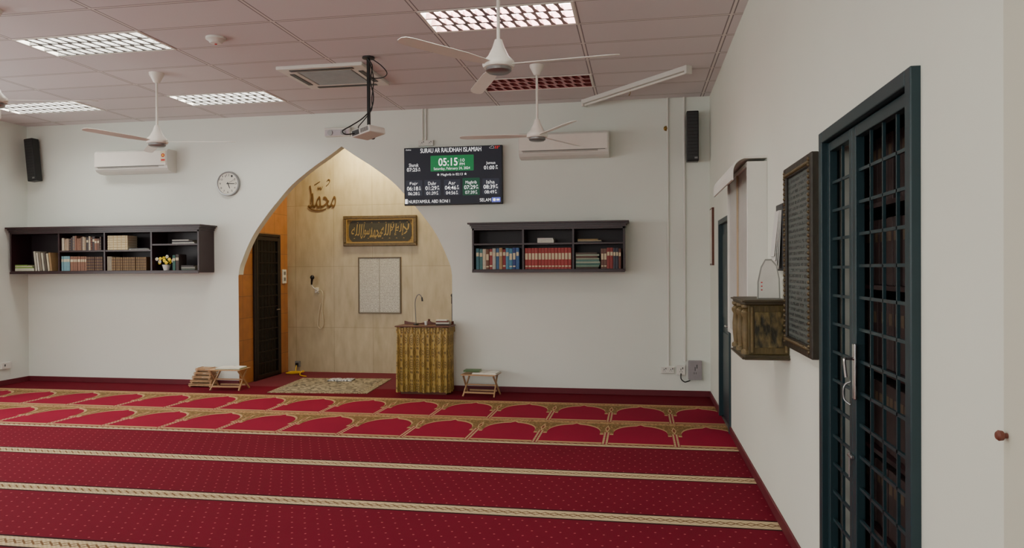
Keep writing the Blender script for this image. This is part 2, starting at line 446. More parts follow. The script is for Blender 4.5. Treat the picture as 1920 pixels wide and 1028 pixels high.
# ---------------------------------------------------------------- fans
def blade(mb,ang,mi=0):
    R=Matrix.Rotation(ang,4,'Z'); rings=[]
    for t in [0,.1,.3,.6,.9,.97,1]:
        x=.09+t*.71; w=(.026+.022*min(1,t*4))*(1 if t<.95 else (.8 if t<1 else .35)); tw=.2
        ring=[]
        for yy,zz in ((-w,-.002),(w,-.002),(w,.002),(-w,.002)):
            ring.append(R@Vector((x,yy*math.cos(tw)-zz*math.sin(tw),yy*math.sin(tw)+zz*math.cos(tw)+.0)))
        rings.append(ring)
    mb.loft(rings,mi,False)
def fan(loc,ang,label):
    r=root('ceiling_fan',label,'ceiling fan',loc,group='white three-blade ceiling fans')
    MB().lathe([(.0,0),(.075,0),(.072,-.02),(.03,-.10),(.014,-.105)]).build('canopy',m_white2,r)
    MB().lathe([(.012,-.10),(.012,-.58)],seg=12).build('downrod',m_white2,r)
    mb=MB(); mb.lathe([(.014,-.545),(.024,-.55),(.04,-.60),(.07,-.66),(.105,-.695),(.108,-.72),(.1,-.735),(.06,-.742)])
    mb.lathe([(.085,-.738),(.085,-.757),(.07,-.768),(.0,-.77)],mi=1)
    mb.build('motor_housing',[m_white2,m_steel],r)
    for k in range(3):
        mb=MB(); blade(mb,k*2*pi/3); mb.build('blade',m_white2,r,(0,0,-.715))
    r.rotation_euler[2]=math.radians(ang); return r
f1=fan((-.915,4.77,H),114,'white cone-shaped ceiling fan with three blades')
copy_thing(f1,(-1.02,7.38,H),math.radians(183),'white ceiling fan hanging near the unlit light fitting')
copy_thing(f1,(-4.97,6.91,H),math.radians(13),'white ceiling fan hanging before the wall clock')
copy_thing(f1,(-5.02,4.98,H),math.radians(14),'white ceiling fan below the louvred light')

# ---------------------------------------------------------------- cassette, projector, detector, batten
r=root('cassette_air_conditioner','white square cassette air conditioner set in the ceiling','air conditioner',(-3.17,7.32,H))
mb=MB()
for a,b,c,d in ((-.46,.46,-.41,-.27),(-.46,.46,.27,.41),(-.46,-.3,-.27,.27),(.3,.46,-.27,.27)): mb.box(a,b,c,d,-.035,0,0,.006)
mb.build('panel',m_white,r)
MB().box(-.30,.30,-.27,.27,-.028,-.002).build('intake_grille_back',m_grey,r)
mb=MB()
for i in range(16):
    y=-.25+i*.033; mb.box(-.28,.28,y,y+.009,-.036,-.028)
mb.build('intake_grille',pm('grille_grey',(170,172,168),.5),r)
for q in ((-.34,.34,-.36,-.31),(-.34,.34,.31,.36),(-.40,-.35,-.22,.22),(.35,.40,-.22,.22)):
    MB().box(*q,-.041,-.035).build('air_louvre',m_dgrey,r)

r=root('ceiling_projector','white projector on a black ceiling pole with hanging cables','projector',(-2.59,6.78,H))
MB().lathe([(.0,0),(.06,0),(.06,-.015),(.02,-.02)],seg=20).build('ceiling_plate',m_dgrey,r)
MB().box(-.014,.014,-.014,.014,-.68,-.015,0,.003).build('pole',m_black,r)
mb=MB(); R=Matrix.Rotation(math.radians(-24),4,'Z')@Matrix.Rotation(math.radians(-9),4,'Y')
T=Matrix.Translation((-.01,-.0,-.735))@R
mb.box(-.12,.13,-.11,.11,-.034,.034,0,.012,T)
for i in range(9): mb.box(.01+i*.012,.016+i*.012,-.112,-.109,-.02,.022,1,0,T)
mb.box(-.07,.07,-.06,.06,.034,.044,1,0,T)
mb.box(-.105,-.01,-.112,-.1089,-.024,.024,1,0,T)
mb.build('projector_body',[m_white,m_dgrey],r)
mb=MB(); mb.lathe([(.0,0),(.032,0),(.032,.03),(.025,.03),(.023,.02),(0,.02)],axis='y',seg=20)
bmesh.ops.transform(mb.bm,matrix=T@Matrix.Translation((-.06,.105,0)),verts=mb.bm.verts[:]); mb.build('lens',m_black,r)
def cab(p,rad): MB().tube(catmull(p,6),rad).build('cable',m_black,r)
cab([(.0,-.02,-.02),(.05,-.03,-.10),(.03,-.03,-.24),(.06,-.03,-.38),(.04,-.03,-.5),(-.04,-.05,-.60),(-.14,-.1,-.68),(-.22,-.12,-.73),(-.19,-.12,-.765),(-.1,-.12,-.76)],.006)
cab([(.02,.0,-.01),(.12,.02,-.08),(.17,.05,-.15),(.12,.06,-.19),(.02,.03,-.2)],.005)
cab([(.0,.02,-.03),(.04,.03,-.2),(.02,.03,-.4),(.02,.03,-.5),(-.04,.0,-.6),(-.10,-.02,-.68),(-.08,0,-.70)],.005)

r=root('smoke_detector','round white smoke detector on the ceiling','smoke detector',(-3.70,5.96,H))
MB().lathe([(0,0),(.085,0),(.085,-.018),(.065,-.03),(.05,-.05),(.0,-.055)]).build('detector_body',m_white,r)
MB().lathe([(.0,-.055),(.012,-.055),(.01,-.06),(0,-.06)],seg=12).build('indicator',m_red,r)

p0=Vector((.50,7.68,0)); p1=Vector((-.66,9.0,0)); d=p1-p0; ang=math.atan2(d.y,d.x); Ln=d.length
r=root('batten_light_fitting','long slim white batten fitting fixed under the ceiling','light fitting',(p0.x,p0.y,H),(0,0,ang))
MB().box(0,Ln,-.035,.035,-.05,0,0,.004).build('batten_body',m_white,r)
MB().box(-.012,.02,-.04,.04,-.085,0,0,.004).build('end_cap',m_white,r)
MB().box(Ln-.02,Ln+.012,-.04,.04,-.085,0,0,.004).build('end_cap',m_white,r)
MB().tube([(.02,0,-.066),(Ln-.02,0,-.066)],.013,0,12).build('tube_lamp',m_white2,r)
MB().tube(catmull([(.9,0,-.05),(.9,0,-.10),(.91,.01,-.12),(.92,0,-.11)],4),.004).build('hook',m_brass,r)

# ---------------------------------------------------------------- wall air conditioners
def ac(loc,label,logo):
    r=root('wall_air_conditioner',label,'air conditioner',loc,group='white split wall air conditioners')
    W=1.1
    pf=[(0,0),(-.10,0),(-.17,.02),(-.20,.05),(-.215,.10),(-.22,.26),(-.20,.295),(-.17,.305),(0,.305)]
    MB().prism(pf,'x',0,W).build('body',m_white,r)
    MB().box(.01,W-.01,-.2245,-.217,.085,.275,0,.003).build('front_panel',m_white2,r)
    MB().prism([(-.206,.062),(-.216,.08),(-.13,.012),(-.11,.004)],'x',.05,W-.13).build('air_flap',pm('flap_grey',(188,188,180),.4),r)
    MB().box(.04,W-.04,-.2225,-.2195,.078,.083).build('panel_gap',m_dgrey,r)
    if logo:
        mb=MB(); mb.box(W-.085,W-.015,-.2262,-.2248,.12,.27,0); o=mb.build('energy_sticker',pm('sticker',(225,215,180),.5),r)
        mb=MB(); mb.lathe([(0,0),(.026,0),(.026,-.001),(0,-.001)],(W-.05,-.2263,.215),0,16,'y'); mb.lathe([(0,0),(.013,0),(.013,-.001),(0,-.001)],(W-.05,-.2273,.215),1,12,'y')
        mb.box(W-.078,W-.022,-.2270,-.2262,.14,.165,0); mb.build('sticker_mark',[m_red,m_yel],o)
    return r
ac((-7.35,YF,2.90),'white split air conditioner with a red energy sticker',True)
ac((-1.46,YF,2.925),'plain white split air conditioner beside the screen',False)

# ---------------------------------------------------------------- speakers
def speaker(loc,rot,label):
    r=root('wall_speaker',label,'speaker',loc,rot,group='black column speakers')
    MB().box(-.07,.07,-.17,-.05,-.30,.30,0,.01).build('cabinet',m_black,r)
    mb=MB(); mb.box(-.06,.06,-.176,-.17,-.28,.28,0,.002)
    for i in range(14): mb.box(-.057,.057,-.178,-.176,-.27+i*.04,-.262+i*.04,1)
    mb.build('grille',[m_dgrey,m_black],r)
    MB().box(-.03,.03,-.05,0,.18,.28,0,.003).build('bracket',m_steel,r)
    MB().box(-.02,.02,-.05,0,-.2,-.15,0,.003).build('bracket',m_steel,r)
    MB().box(.02,.055,-.1795,-.178,-.27,-.25).build('badge',m_steel,r)
    return r
speaker((-8.405,YF,3.13),(0,-.10,0),'black column loudspeaker tilted in the wall corner')
speaker((.63,YF,3.13),(0,0,0),'black column loudspeaker beside the conduits')

# ---------------------------------------------------------------- clock
r=root('wall_clock','round white wall clock with silver rim','clock',(-5.47,YF,2.735))
MB().lathe([(0,0),(.165,0),(.168,-.02),(.160,-.04),(.148,-.042),(.145,-.028),(.0,-.028)],axis='y',seg=40).build('rim',m_steel,r)
MB().lathe([(0,-.0285),(.146,-.0285),(.146,-.030),(0,-.030)],axis='y',seg=40).build('dial',m_paper,r)
for k in range(12):
    mb=MB(); a=k*pi/6; s=str(12 if k==0 else k); cx,cz=.115*math.sin(a),.115*math.cos(a); w=.012*len(s)
    mb.text(s,cx-w,cx+w,cz-.014,cz+.014,-.0306); mb.build('numeral',m_black,r,norm=False)
def hand(a,L,w,y):
    mb=MB(); mb.box(-w,w,y-.001,y,-.02,L); o=mb.build('clock_hand',m_black,r); o.rotation_euler=(0,a,0)
hand(math.radians(157),.07,.005,-.032); hand(math.radians(92),.10,.004,-.034); hand(math.radians(60),.11,.0015,-.036)

# ---------------------------------------------------------------- television
r=root('wall_television','black flat television showing a prayer timetable','television',(0,YF,0))
tx=lambda p:-2.97+(p-758)/183*1.275
tz=lambda p:3.116-(p-275)/110*.733
MB().box(-2.6,-2.1,-.035,0,2.55,2.95,0,.004).build('wall_bracket',m_dgrey,r)
MB().box(-2.975,-1.69,-.078,-.035,2.38,3.12,0,.006).build('casing',m_black,r)
scr=MB().box(-2.965,-1.70,-.081,-.078,2.395,3.11).build('screen',m_tvbg,r)
Y1=-.0815; Y2=-.0822
def rr(a,b,c,d,y,m,rad=.01):
    mb=MB(); x0,x1,z1,z0=tx(a),tx(b),tz(c),tz(d); P=[]
    for cx,cz,s in ((x1-rad,z1-rad,0),(x0+rad,z1-rad,1),(x0+rad,z0+rad,2),(x1-rad,z0+rad,3)):
        for k in range(4): an=(s+k/3)*pi/2; P.append((cx+rad*math.cos(an),cz+rad*math.sin(an)))
    mb.prism(P,'y',y,y-.0003); mb.build('screen_tile',m,scr)
for c in (776,811,848,920): rr(c-15,c+16,337,367,Y1,m_tvl)
rr(808,889,291,321,Y1,m_tvg); rr(868,900,335,368,Y1,m_tvdg)
rr(922,938,373,382,Y1,m_tvb,.006); rr(924.5,929,375,380,Y1-.0004,m_tvw,.01); rr(931,936,376,379,Y1-.0004,m_tvw,.004); rr(759,764,373,382,Y1,m_tvw,.004)
def T_(s,a,b,c,d,mi=0,bold=0):
    mb=MB(); mb.text(s,tx(a),tx(b),tz(d),tz(c),Y2,0,bold-.008); mb.build('screen_text',m_tvr if mi else m_tvw,scr,norm=False)
T_('SURAU AR RAUDHAH ISLAMIAH',789,903,276.5,285,0,.005)
T_('05:15',823,859,296,311,0,.02); T_(':10',861,872,298,304); T_('PM',863,872,306,311)
T_('Saturday, February 24, 2024',814,882,313.5,319.8)
T_('Shuruk',767,785,304.5,311); T_('07:25',763,783,313,320,0,.01); T_('A',785,788,312.5,316); T_('M',785,788,317,320)
T_('Jumua',912,929,305,311.5); T_('01:00',908,927,313,320,0,.01); T_('P',930,933,312.5,316); T_('M',930,933,317,320)
T_('\u2605 Maghrib in 02:13 \u2605',820,876,324.5,331)
for c,n,t1,t2,am in ((776,'Fajr','06:18','06:28','A'),(811,'Duhr','01:29','01:39','P'),(848,'Asr','04:46','04:56','P'),(884,'Maghrib','07:29','07:39','P'),(920,'Isha','08:39','08:49','P')):
    h=4+len(n)*.9
    T_(n,c-h,c+h,340.5,347 if n!='Maghrib' else 348); T_(t1,c-13,c+8,349,356.5,0,.01); T_(am,c+10,c+12.6,348.5,352); T_('M',c+10,c+13,353,356.5)
    T_(t2,c-11,c+6.5,359.5,365.5); T_(am,c+8.5,c+10.6,359,362); T_('M',c+8.5,c+11,363,366)
T_('NURSYAMSUL ABD RONI I',766,844,375,381); T_('SELAM',900,920.5,374.5,380.5)
T_('\u2601',918,927,275.5,281); T_('33\u00b0',928,937,276,281,1)
T_('Online',761,771,277,279.5)

# ---------------------------------------------------------------- shelves and books
COLS={}
def bm_(rgb):
    if rgb not in COLS: COLS[rgb]=pm('book_cloth_%d_%d_%d'%rgb,rgb,.55,0,.18,30)
    return COLS[rgb]
m_band=pm('label_cream',(205,192,158),.6,0,.1); m_bandg=pm('label_gold',(170,136,70),.45,.2,.2)
def book(w,h,d,rgb,loc,label,group,flat=False,band=0,tilt=0,name='book'):
    mb=MB(); t=.003
    mb.box(0,t,.004,d,0,h,0).box(w-t,w,.004,d,0,h,0)
    mb.prism([(0,.006),(w*.25,.001),(w*.75,.001),(w,.006),(w,.01),(0,.01)],'z',0,h,0)
    mb.box(t,w-t,.01,d-.004,.004,h-.004,1)
    if band:
        for z0,z1 in ({1:((.62,.8),),2:((.12,.2),(.68,.86)),3:((.45,.75),(.1,.16)),4:((.08,.1),(.28,.3),(.48,.5),(.68,.7),(.9,.92))}[band]):
            mb.box(w*.12,w*.88,-.0005,.003,h*z0,h*z1,2)
    o=mb.build(name,[bm_(rgb),m_page,m_bandg if band==4 else m_band],None,loc,label=label,cat='book',group=group)
    if flat:
        o.rotation_euler=(0,pi/2,0); o.location=(loc[0],loc[1],loc[2]+w)
    elif tilt: o.rotation_euler=(0,tilt,0)
    return o
def row(x0,x1,y,z,spec,group,gap=.0015):
    x=x0
    for w,h,rgb,band,lab in spec:
        if x+w>x1: break
        book(w,h,.17,rgb,(x,y+random.uniform(0,.012),z),lab,group,False,band); x+=w+gap
    return x
def stack(x,y,z,items,group,name='book'):
    for L_,th,d,rgb,band,lab in items:
        book(th,L_,d,rgb,(x,y,z),lab,group,True,band,name=name); z+=th+.0008
    return z
def shelf(x0,x1,z0,z1,zt,divs,mids,dep,label,crown):
    r=root('wall_bookshelf',label,'bookshelf',(0,YF,0)); t=.022
    mb=MB(); mb.box(x0,x1,-dep,0,z0,z0+t+.01,0,.002).box(x0,x0+t,-dep,0,z0+t,z1,0).box(x1-t,x1,-dep,0,z0+t,z1,0).box(x0,x1,-dep,0,z1-t,z1,0)
    for d in divs: mb.box(d-t/2,d+t/2,-dep+.004,-.01,z0+t,z1-t)
    mb.build('carcass',m_shelf,r)
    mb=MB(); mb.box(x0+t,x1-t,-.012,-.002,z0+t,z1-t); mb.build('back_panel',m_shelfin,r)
    for a,b,z in mids: MB().box(a,b,-dep+.008,-.013,z-t,z,0,.001).build('shelf_board',m_shelf,r)
    a,b=crown
    mb=MB(); n=zt-z1
    mb.box(x0-.01 if a<x0 else x0,x1+.01,-dep-.01,0,z1,z1+n*.4).box((a+x0)/2,(b+x1)/2,-dep-.025,0,z1+n*.4,z1+n*.7).box(a,b,-dep-.045,0,z1+n*.7,zt,0,.003)
    mb.build('crown_moulding',m_shelf,r)
    MB().box(x0,x1,-dep-.012,-dep,z0-.008,z0+.022,0,.003).build('base_moulding',m_shelf,r)
    return r
shelf(-8.56,-5.70,1.535,2.10,2.17,[-7.80,-7.10,-6.40],[(-7.789,-7.111,1.845),(-7.089,-6.411,1.845),(-6.389,-5.723,1.92)],.35,'wide dark mahogany wall bookshelf with four bays',(-8.60,-5.65))
shelf(-2.03,-.17,1.525,2.06,2.13,[-1.395,-.785],[(-2.007,-1.406,1.875),(-1.384,-.796,1.875),(-.774,-.193,1.875)],.32,'dark mahogany wall bookshelf with three bays',(-2.08,-.12))
yb=YF-.335; zb=1.568
z=stack(-8.50,yb,zb,[(.30,.012,.2,(200,200,180),0,'thin pale booklet in a low pile')]*3+[(.28,.018,.2,(120,150,70),0,'green paperback on a low pile'),(.27,.012,.2,(210,205,180),0,'thin pale booklet in a low pile'),(.2,.016,.17,(110,140,60),0,'green paperback on a low pile')],'books in the first wide shelf bay')
x=-8.18
for w,h,rgb in ((.03,.27,(170,165,150)),(.022,.25,(205,200,185)),(.03,.26,(120,110,95)),(.025,.25,(190,185,165)),(.03,.255,(80,70,60)),(.025,.24,(200,190,160)),(.028,.25,(150,120,80))):
    book(w,h,.2,rgb,(x,yb,zb),'worn pale book leaning on its neighbours','books in the first wide shelf bay',tilt=-.12); x+=w+.012
tones=[(150,130,110),(96,70,60),(180,170,150),(60,50,52),(130,90,70),(110,100,96),(84,40,36)]
sp=[]
for i in range(19):
    c=random.choice(tones); sp.append((random.uniform(.022,.038),random.uniform(.15,.2),c,random.choice((0,1,4)),'old brown hardback standing on the upper board'))
row(-7.77,-7.13,yb,1.845,sp,'books on the upper board, second bay')
sp=[(.024,.2,(110,150,160),1,'pale blue hardback on the lower board')]*5+[(.026,.195,(132,92,72),1,'brown hardback from a matching set')]*9+[(.024,.19,(70,46,40),4,'dark brown hardback with gold bands')]*12
row(-7.77,-7.12,yb,zb,sp,'books on the lower board, second bay')
for i in range(6):
    stack(-7.06,yb,1.845+i*.0325,[(.30,.031,.2,(196,180,140),4,'cream and dark banded volume in a pile')],'banded volumes piled on the upper board')
stack(-6.74,yb,1.845,[(.3,.012,.2,(150,150,140),0,'thin grey folder lying flat'),(.28,.01,.2,(60,60,66),0,'thin dark folder lying flat')],'folders on the upper board')
sp=[(.02,.19,(150,140,120),0,'narrow cream book on the lower board')]*3+[(.031,.18,(92,66,36),4,'brown volume with gold bands from a set')]*16
row(-7.07,-6.42,yb,zb,sp,'gold-banded volumes in the third bay')
stack(-6.10,yb,1.92,[(.32,.016,.2,(180,180,172),0,'pale booklet lying flat'),(.3,.02,.2,(50,48,50),0,'dark book lying flat'),(.24,.014,.2,(190,188,180),0,'pale booklet lying flat')],'flat books on the top board, fourth bay')
row(-6.10,-5.985,yb,zb,[(.02,.2,(40,90,80),1,'slim teal book near the flowers')]*2+[(.025,.21,(60,50,46),1,'dark book near the flowers')]*2,'books near the flowers')
stack(-5.97,yb,zb,[(.2,.02,.17,(60,70,60),0,'dark green book lying flat'),(.2,.022,.17,(120,120,110),0,'grey book lying flat'),(.18,.02,.17,(52,44,44),0,'dark book lying flat')],'flat books near the flowers')
r=root('potted_flowers','small pot of yellow and white flowers on the shelf','flower pot',(-6.235,YF-.26,zb))
MB().lathe([(0,0),(.035,0),(.055,.07),(.058,.075),(.05,.075),(0,.07)],seg=20).build('pot',m_white,r)
mb=MB()
for i in range(26):
    a=random.uniform(0,2*pi); e=random.uniform(.2,1.3); L_=random.uniform(.06,.11); d=Vector((math.cos(a)*math.cos(e),math.sin(a)*math.cos(e)*.6,math.sin(e))); s_=Vector((-math.sin(a),math.cos(a),0))*.014
    b=Vector((0,0,.07)); mb.loft([[b,b+Vector((0,0,.001))],[b+d*L_*.5-s_,b+d*L_*.5+s_],[b+d*L_,b+d*L_+Vector((0,0,.001))]],0,False,False)
mb.build('foliage',m_leaf,r,kind='stuff',norm=False)
for i in range(13):
    a=i*2.4; q=.02+.085*math.sqrt(i/13); c=Vector((q*1.2*math.cos(a),q*.6*math.sin(a)-.02,.16+.03*math.cos(i)-q*.35))
    mb=MB()
    for k in range(6):
        t=k*pi/3; mb.sphere((c.x+.014*math.cos(t),c.y-.002,c.z+.014*math.sin(t)),.011,0,(1,.5,1),8)
    mb.sphere((c.x,c.y-.004,c.z),.009,1,(1,1,1),8); mb.build('blossom',[m_yel if i%4 else m_paper,m_yel],r)
yr=YF-.305; zr=1.558
cc=[(60,110,120),(70,120,120),(190,180,160),(110,70,50),(150,60,60),(170,170,160),(60,100,140),(160,130,90),(140,40,46),(70,130,160),(70,130,160),(40,60,120),(60,100,150),(30,70,130)]
sp=[(.040,.25+random.uniform(-.01,.012),c,random.choice((1,2,3)),'tall binder with pale spine label') for c in cc]
row(-1.985,-1.41,yr,zr,sp,'tall binders in the first bay of the small shelf')
sp=[(.039,.255,(160,56,54),3,'tall red volume with cream spine label, one of a set')]*14
row(-1.375,-.80,yr,zr,sp,'matching red volumes in the middle bay')
z=stack(-.755,yr,zr,[(.27,.022,.2,(70,60,50),0,'dark book in a flat pile'),(.28,.02,.2,(120,150,130),0,'green book in a flat pile'),(.29,.022,.2,(70,110,100),0,'teal book in a flat pile'),(.29,.02,.2,(160,170,150),0,'pale green book in a flat pile'),(.28,.022,.2,(90,130,120),0,'teal book in a flat pile'),(.28,.02,.2,(140,150,130),0,'pale book in a flat pile'),(.26,.02,.2,(96,60,50),0,'brown book in a flat pile'),(.28,.022,.2,(150,158,140),0,'pale green book in a flat pile'),(.25,.02,.2,(88,76,66),0,'brown book in a flat pile')],'flat pile of books in the last bay')
sp=[(.034,.24,(110,76,66),3,'brown volume with label')]*2+[(.036,.25,(140,56,52),1,'dark red volume with label')]*2+[(.03,.245,(60,60,72),1,'dark grey volume with label')]*2+[(.03,.24,(110,66,54),1,'red-brown volume with label')]*4
row(-.455,-.2,yr,zr,sp,'upright volumes in the last bay')
stack(-1.22,yr,1.875,[(.2,.012,.18,(214,212,200),0,'white booklet lying flat')]*3+[(.19,.02,.18,(204,204,198),0,'white book lying flat')],'white booklets on the upper board')
stack(-.73,yr,1.875,[(.29,.012,.18,(60,60,66),0,'dark booklet lying flat'),(.28,.012,.18,(170,160,130),0,'tan booklet lying flat'),(.24,.016,.18,(140,120,80),0,'tan booklet lying flat')],'tan booklets on the upper board')

# ---------------------------------------------------------------- conduits, sockets, emergency light
def conduit(name,pts,label,rr_=.012):
    MB().tube(pts,rr_,0,10).build(name,m_white,label=label,cat='conduit')
conduit('conduit_pipe',[(.345,YF-.013,H),(.345,YF-.013,.37)],'white electrical conduit running down the wall')
conduit('conduit_pipe',[(.54,YF-.013,H),(.54,YF-.013,.43)],'white electrical conduit running down the wall',.014)
conduit('conduit_pipe',[(-2.745,YF-.011,H),(-2.745,YF-.011,3.225)],'short white conduit above the screen',.010)
conduit('conduit_pipe',[(-2.70,YF-.011,H),(-2.70,YF-.011,3.225)],'short white conduit above the screen',.010)
def socket(x0,x1,z0,z1,label,kind='wall_socket',n=2,dep=.03,mat=None):
    r=root(kind,label,'socket',((x0+x1)/2,YF,(z0+z1)/2)); w=(x1-x0)/2; h=(z1-z0)/2
    MB().box(-w,w,-dep,0,-h,h,0,.004).build('socket_box',mat or m_white,r)
    for i in range(n):
        mb=MB(); cx=-w+(i+.5)*2*w/n
        mb.box(cx-.004,cx+.004,-dep-.001,-dep,-h*.05,h*.35).box(cx-.014,cx-.008,-dep-.001,-dep,-h*.4,-h*.2).box(cx+.008,cx+.014,-dep-.001,-dep,-h*.4,-h*.2)
        mb.box(cx+.016,cx+.026,-dep-.004,-dep,h*.2,h*.6)
        mb.build('socket_holes',m_dgrey,r)
    return r
socket(-2.80,-2.60,3.15,3.22,'small white socket box above the screen')
socket(.25,.41,.28,.36,'white double wall socket under the conduit')
socket(.44,.54,.26,.38,'white wall socket with a plugged-in lead',n=1)
socket(.575,.735,.21,.44,'grey isolator box at the foot of the conduit','isolator_box',1,.06,pm('isolator_grey',(150,145,148),.4))
MB().tube(catmull([(.49,YF-.032,.28),(.49,YF-.06,.22),(.53,YF-.03,.18),(.56,YF-.007,.18),(.60,YF-.007,.195)],5),.007).build('power_lead',m_black,label='short black power lead by the wall socket',cat='cable')
MB().lathe([(0,0),(.03,0),(.03,-.012),(.018,-.02),(.01,-.03),(0,-.03)],axis='y',seg=18).build('brass_fixture',m_brass,None,(.326,YF,3.26),label='small round brass fixture on the wall',cat='wall fixture')
r=root('emergency_light','white twin-head emergency light above the arch','emergency light',(-3.89,YF,3.36))
MB().box(-.18,.18,-.07,.001,-.05,.065,0,.01).build('light_body',m_white,r)
MB().box(-.165,.165,-.075,-.0695,-.04,.035,0,.003).build('clear_lens',pm('frosted_lens',(200,194,200),.2),r)
for x in (-.09,.09): MB().lathe([(0,0),(.035,0),(.035,-.012),(.0,-.012)],(x,-.075,-.005),0,20,'y').build('lamp_head',m_steel,r)
r=root('wall_socket','white socket on the side wall near the skirting','socket',(XL,8.7,.27))
MB().box(0,.03,-.08,.08,-.045,.045,0,.004).build('socket_box',m_white,r)
MB().box(.03,.031,-.04,-.02,-.01,.02).build('socket_holes',m_dgrey,r)

# ---------------------------------------------------------------- niche contents
def grille(name,y0,y1,z1,X,face,mat,step=.13,nv=4,parent=None,fw=.035,th=.025,z0=.02,bar=.008):
    mb=MB(); a,b=(X,X+face*th) if face>0 else (X+face*th,X)
    mb.box(a,b,y0,y0+fw,z0,z1,0,.003).box(a,b,y1-fw,y1,z0,z1,0,.003).box(a,b,y0+fw,y1-fw,z1-fw,z1,0,.003).box(a,b,y0+fw,y1-fw,z0,z0+fw,0,.003)
    m=(a+b)/2; z=z0+fw+step
    while z<z1-fw-.04:
        mb.box(m-.005,m+.005,y0+fw,y1-fw,z-bar,z+bar); z+=step
    for i in range(1,nv+1):
        y=y0+fw+(y1-y0-2*fw)*i/(nv+1); mb.box(m-.005,m+.005,y-.005,y+.005,z0+fw,z1-fw)
    return mb.build(name,mat,parent)
d1=MB().box(NL,NL+.006,9.50,10.20,0,2.05).build('door_1',m_black,kind='structure')
MB().box(NL,NL+.03,9.47,9.51,0,2.09,0,.003).box(NL,NL+.03,10.19,10.23,0,2.09,0,.003).box(NL,NL+.03,9.51,10.19,2.05,2.09,0,.003).build('door_frame',m_ddoor,d1)
grille('grille_leaf',9.515,10.185,2.04,NL+.006,1,m_ddoor,.16,5,d1,.05,.028)
MB().tube([(NL+.03,10.12,.98),(NL+.06,10.12,.98),(NL+.06,10.03,.98)],.008,0,10).build('door_handle',m_chrome,d1)
r=root('light_switch','white light switch on the orange tiled wall','switch',(NL,10.37,1.47))
MB().box(0,.02,-.06,.06,-.11,.10,0,.003).build('switch_plate',m_white,r)
MB().box(.02,.024,-.03,.03,.02,.07).build('switch_rocker',m_grey,r)
MB().box(.02,.024,-.03,.03,-.07,-.02).build('switch_rocker',m_grey,r)
# name calligraphy
r=root('calligraphy_ornament','dark gold metal Arabic calligraphy on beige tiles','calligraphy',(-5.0,NB,2.47))
m_aged=pm('aged_gold',(104,76,38),.5,.1,.15)
mb=MB(); mb.text('\uFEAA\uFEE4\uFEA4\uFEE3',.0,.44,.03,.27,-.012,0,-.004,shear=.15)
fc=mb.bm.faces[:]; rg=bmesh.ops.extrude_face_region(mb.bm,geom=fc); bmesh.ops.translate(mb.bm,verts=[v for v in rg['geom'] if isinstance(v,bmesh.types.BMVert)],vec=(0,.013,0))
mb.build('lettering',m_aged,r)
def stk(pts,nib,name='diacritic'):
    mb=MB(); mb.stroke(pts,nib,-.012,.013); mb.build(name,m_aged,r)
stk([(.17,.36),(.18,.32),(.20,.355),(.22,.32),(.24,.36)],(.003,.007))
stk([(.11,.39),(.20,.44)],(.003,.007)); stk([(.31,.44),(.34,.47),(.36,.45),(.345,.41),(.30,.37)],(.003,.007))
stk([(.04,.38),(.055,.30),(.06,.20),(.05,.10)],(.005,.006),'upright_stroke'); stk([(.02,.05),(.08,.012),(.2,.0),(.30,.025)],(.004,.009),'underline_stroke')
# framed shahada
x0,x1,z0,z1=-4.42,-3.265,1.915,2.375
r=root('framed_calligraphy','ornate gold frame with gold Arabic script on olive','picture frame',((x0+x1)/2,NB,z0)); w=(x1-x0)/2; h=z1-z0
mb=MB(); t=.05
mb.box(-w,w,-.04,0,0,t,0,.008).box(-w,w,-.04,0,h-t,h,0,.008).box(-w,-w+t,-.04,0,t,h-t,0,.008).box(w-t,w,-.04,0,t,h-t,0,.008)
mb.build('frame',pm('aged_gold_frame',(92,74,40),.4,.2,.6,30,.3),r)
mb=MB(); s=.014
mb.box(-w+t,w-t,-.034,-.01,t,t+s).box(-w+t,w-t,-.034,-.01,h-t-s,h-t).box(-w+t,-w+t+s,-.034,-.01,t+s,h-t-s).box(w-t-s,w-t,-.034,-.01,t+s,h-t-s); mb.build('inner_fillet',m_gold,r)
MB().box(-w+t,w-t,-.012,-.002,t,h-t).build('gold_mat',damask('gold_mat_pattern',(140,114,56),(104,82,40),30),r)
mb=MB(); P=[]; W2,H2=w-t-.035,(h-2*t)/2-.022; cz=h/2
for a,b in ((-1,.45),(-.96,.8),(-.88,1),(.88,1),(.96,.8),(1,.45),(1,-.45),(.96,-.8),(.88,-1),(-.88,-1),(-.96,-.8),(-1,-.45)): P.append((a*W2,cz+b*H2))
mb.prism(P,'y',-.012,-.016); mb.build('script_panel',m_olive,r)
words=['\uFEFB','\u0625\uFEDF\uFEEA','\u0625\uFEFB','\u0627\uFEDF\uFEE0\uFEEA','\uFEE3\uFEA4\uFEE4\uFEAA','\u0631\uFEB3\uFEEE\u0644','\u0627\uFEDF\uFEE0\uFEEA']
cur=W2*.9; tot=[.10,.13,.11,.17,.19,.18,.17]
for wd,fr in zip(words,tot):
    ww=fr*W2*1.72; mb=MB(); mb.text(wd[::-1],cur-ww-.012,cur+.008,cz-H2*(.66 if wd[0] in '\uFEE3\u0631' else .45),cz+H2*(.35 if wd[0]=='\uFEE3' else .66),-.0175,0,.002,shear=.12); mb.build('script_word',m_script,r,norm=False); cur-=ww
mb=MB()
for i in range(16):
    a=-W2*.85+i*W2*.113; zz=cz+H2*(.76 if i%2 else -.74); mb.stroke([(a,zz),(a+.012,zz+.010),(a+.022,zz)],(.002,.004),-.0175,.001)
mb.build('diacritic_marks',m_script,r,norm=False)['kind']='stuff'
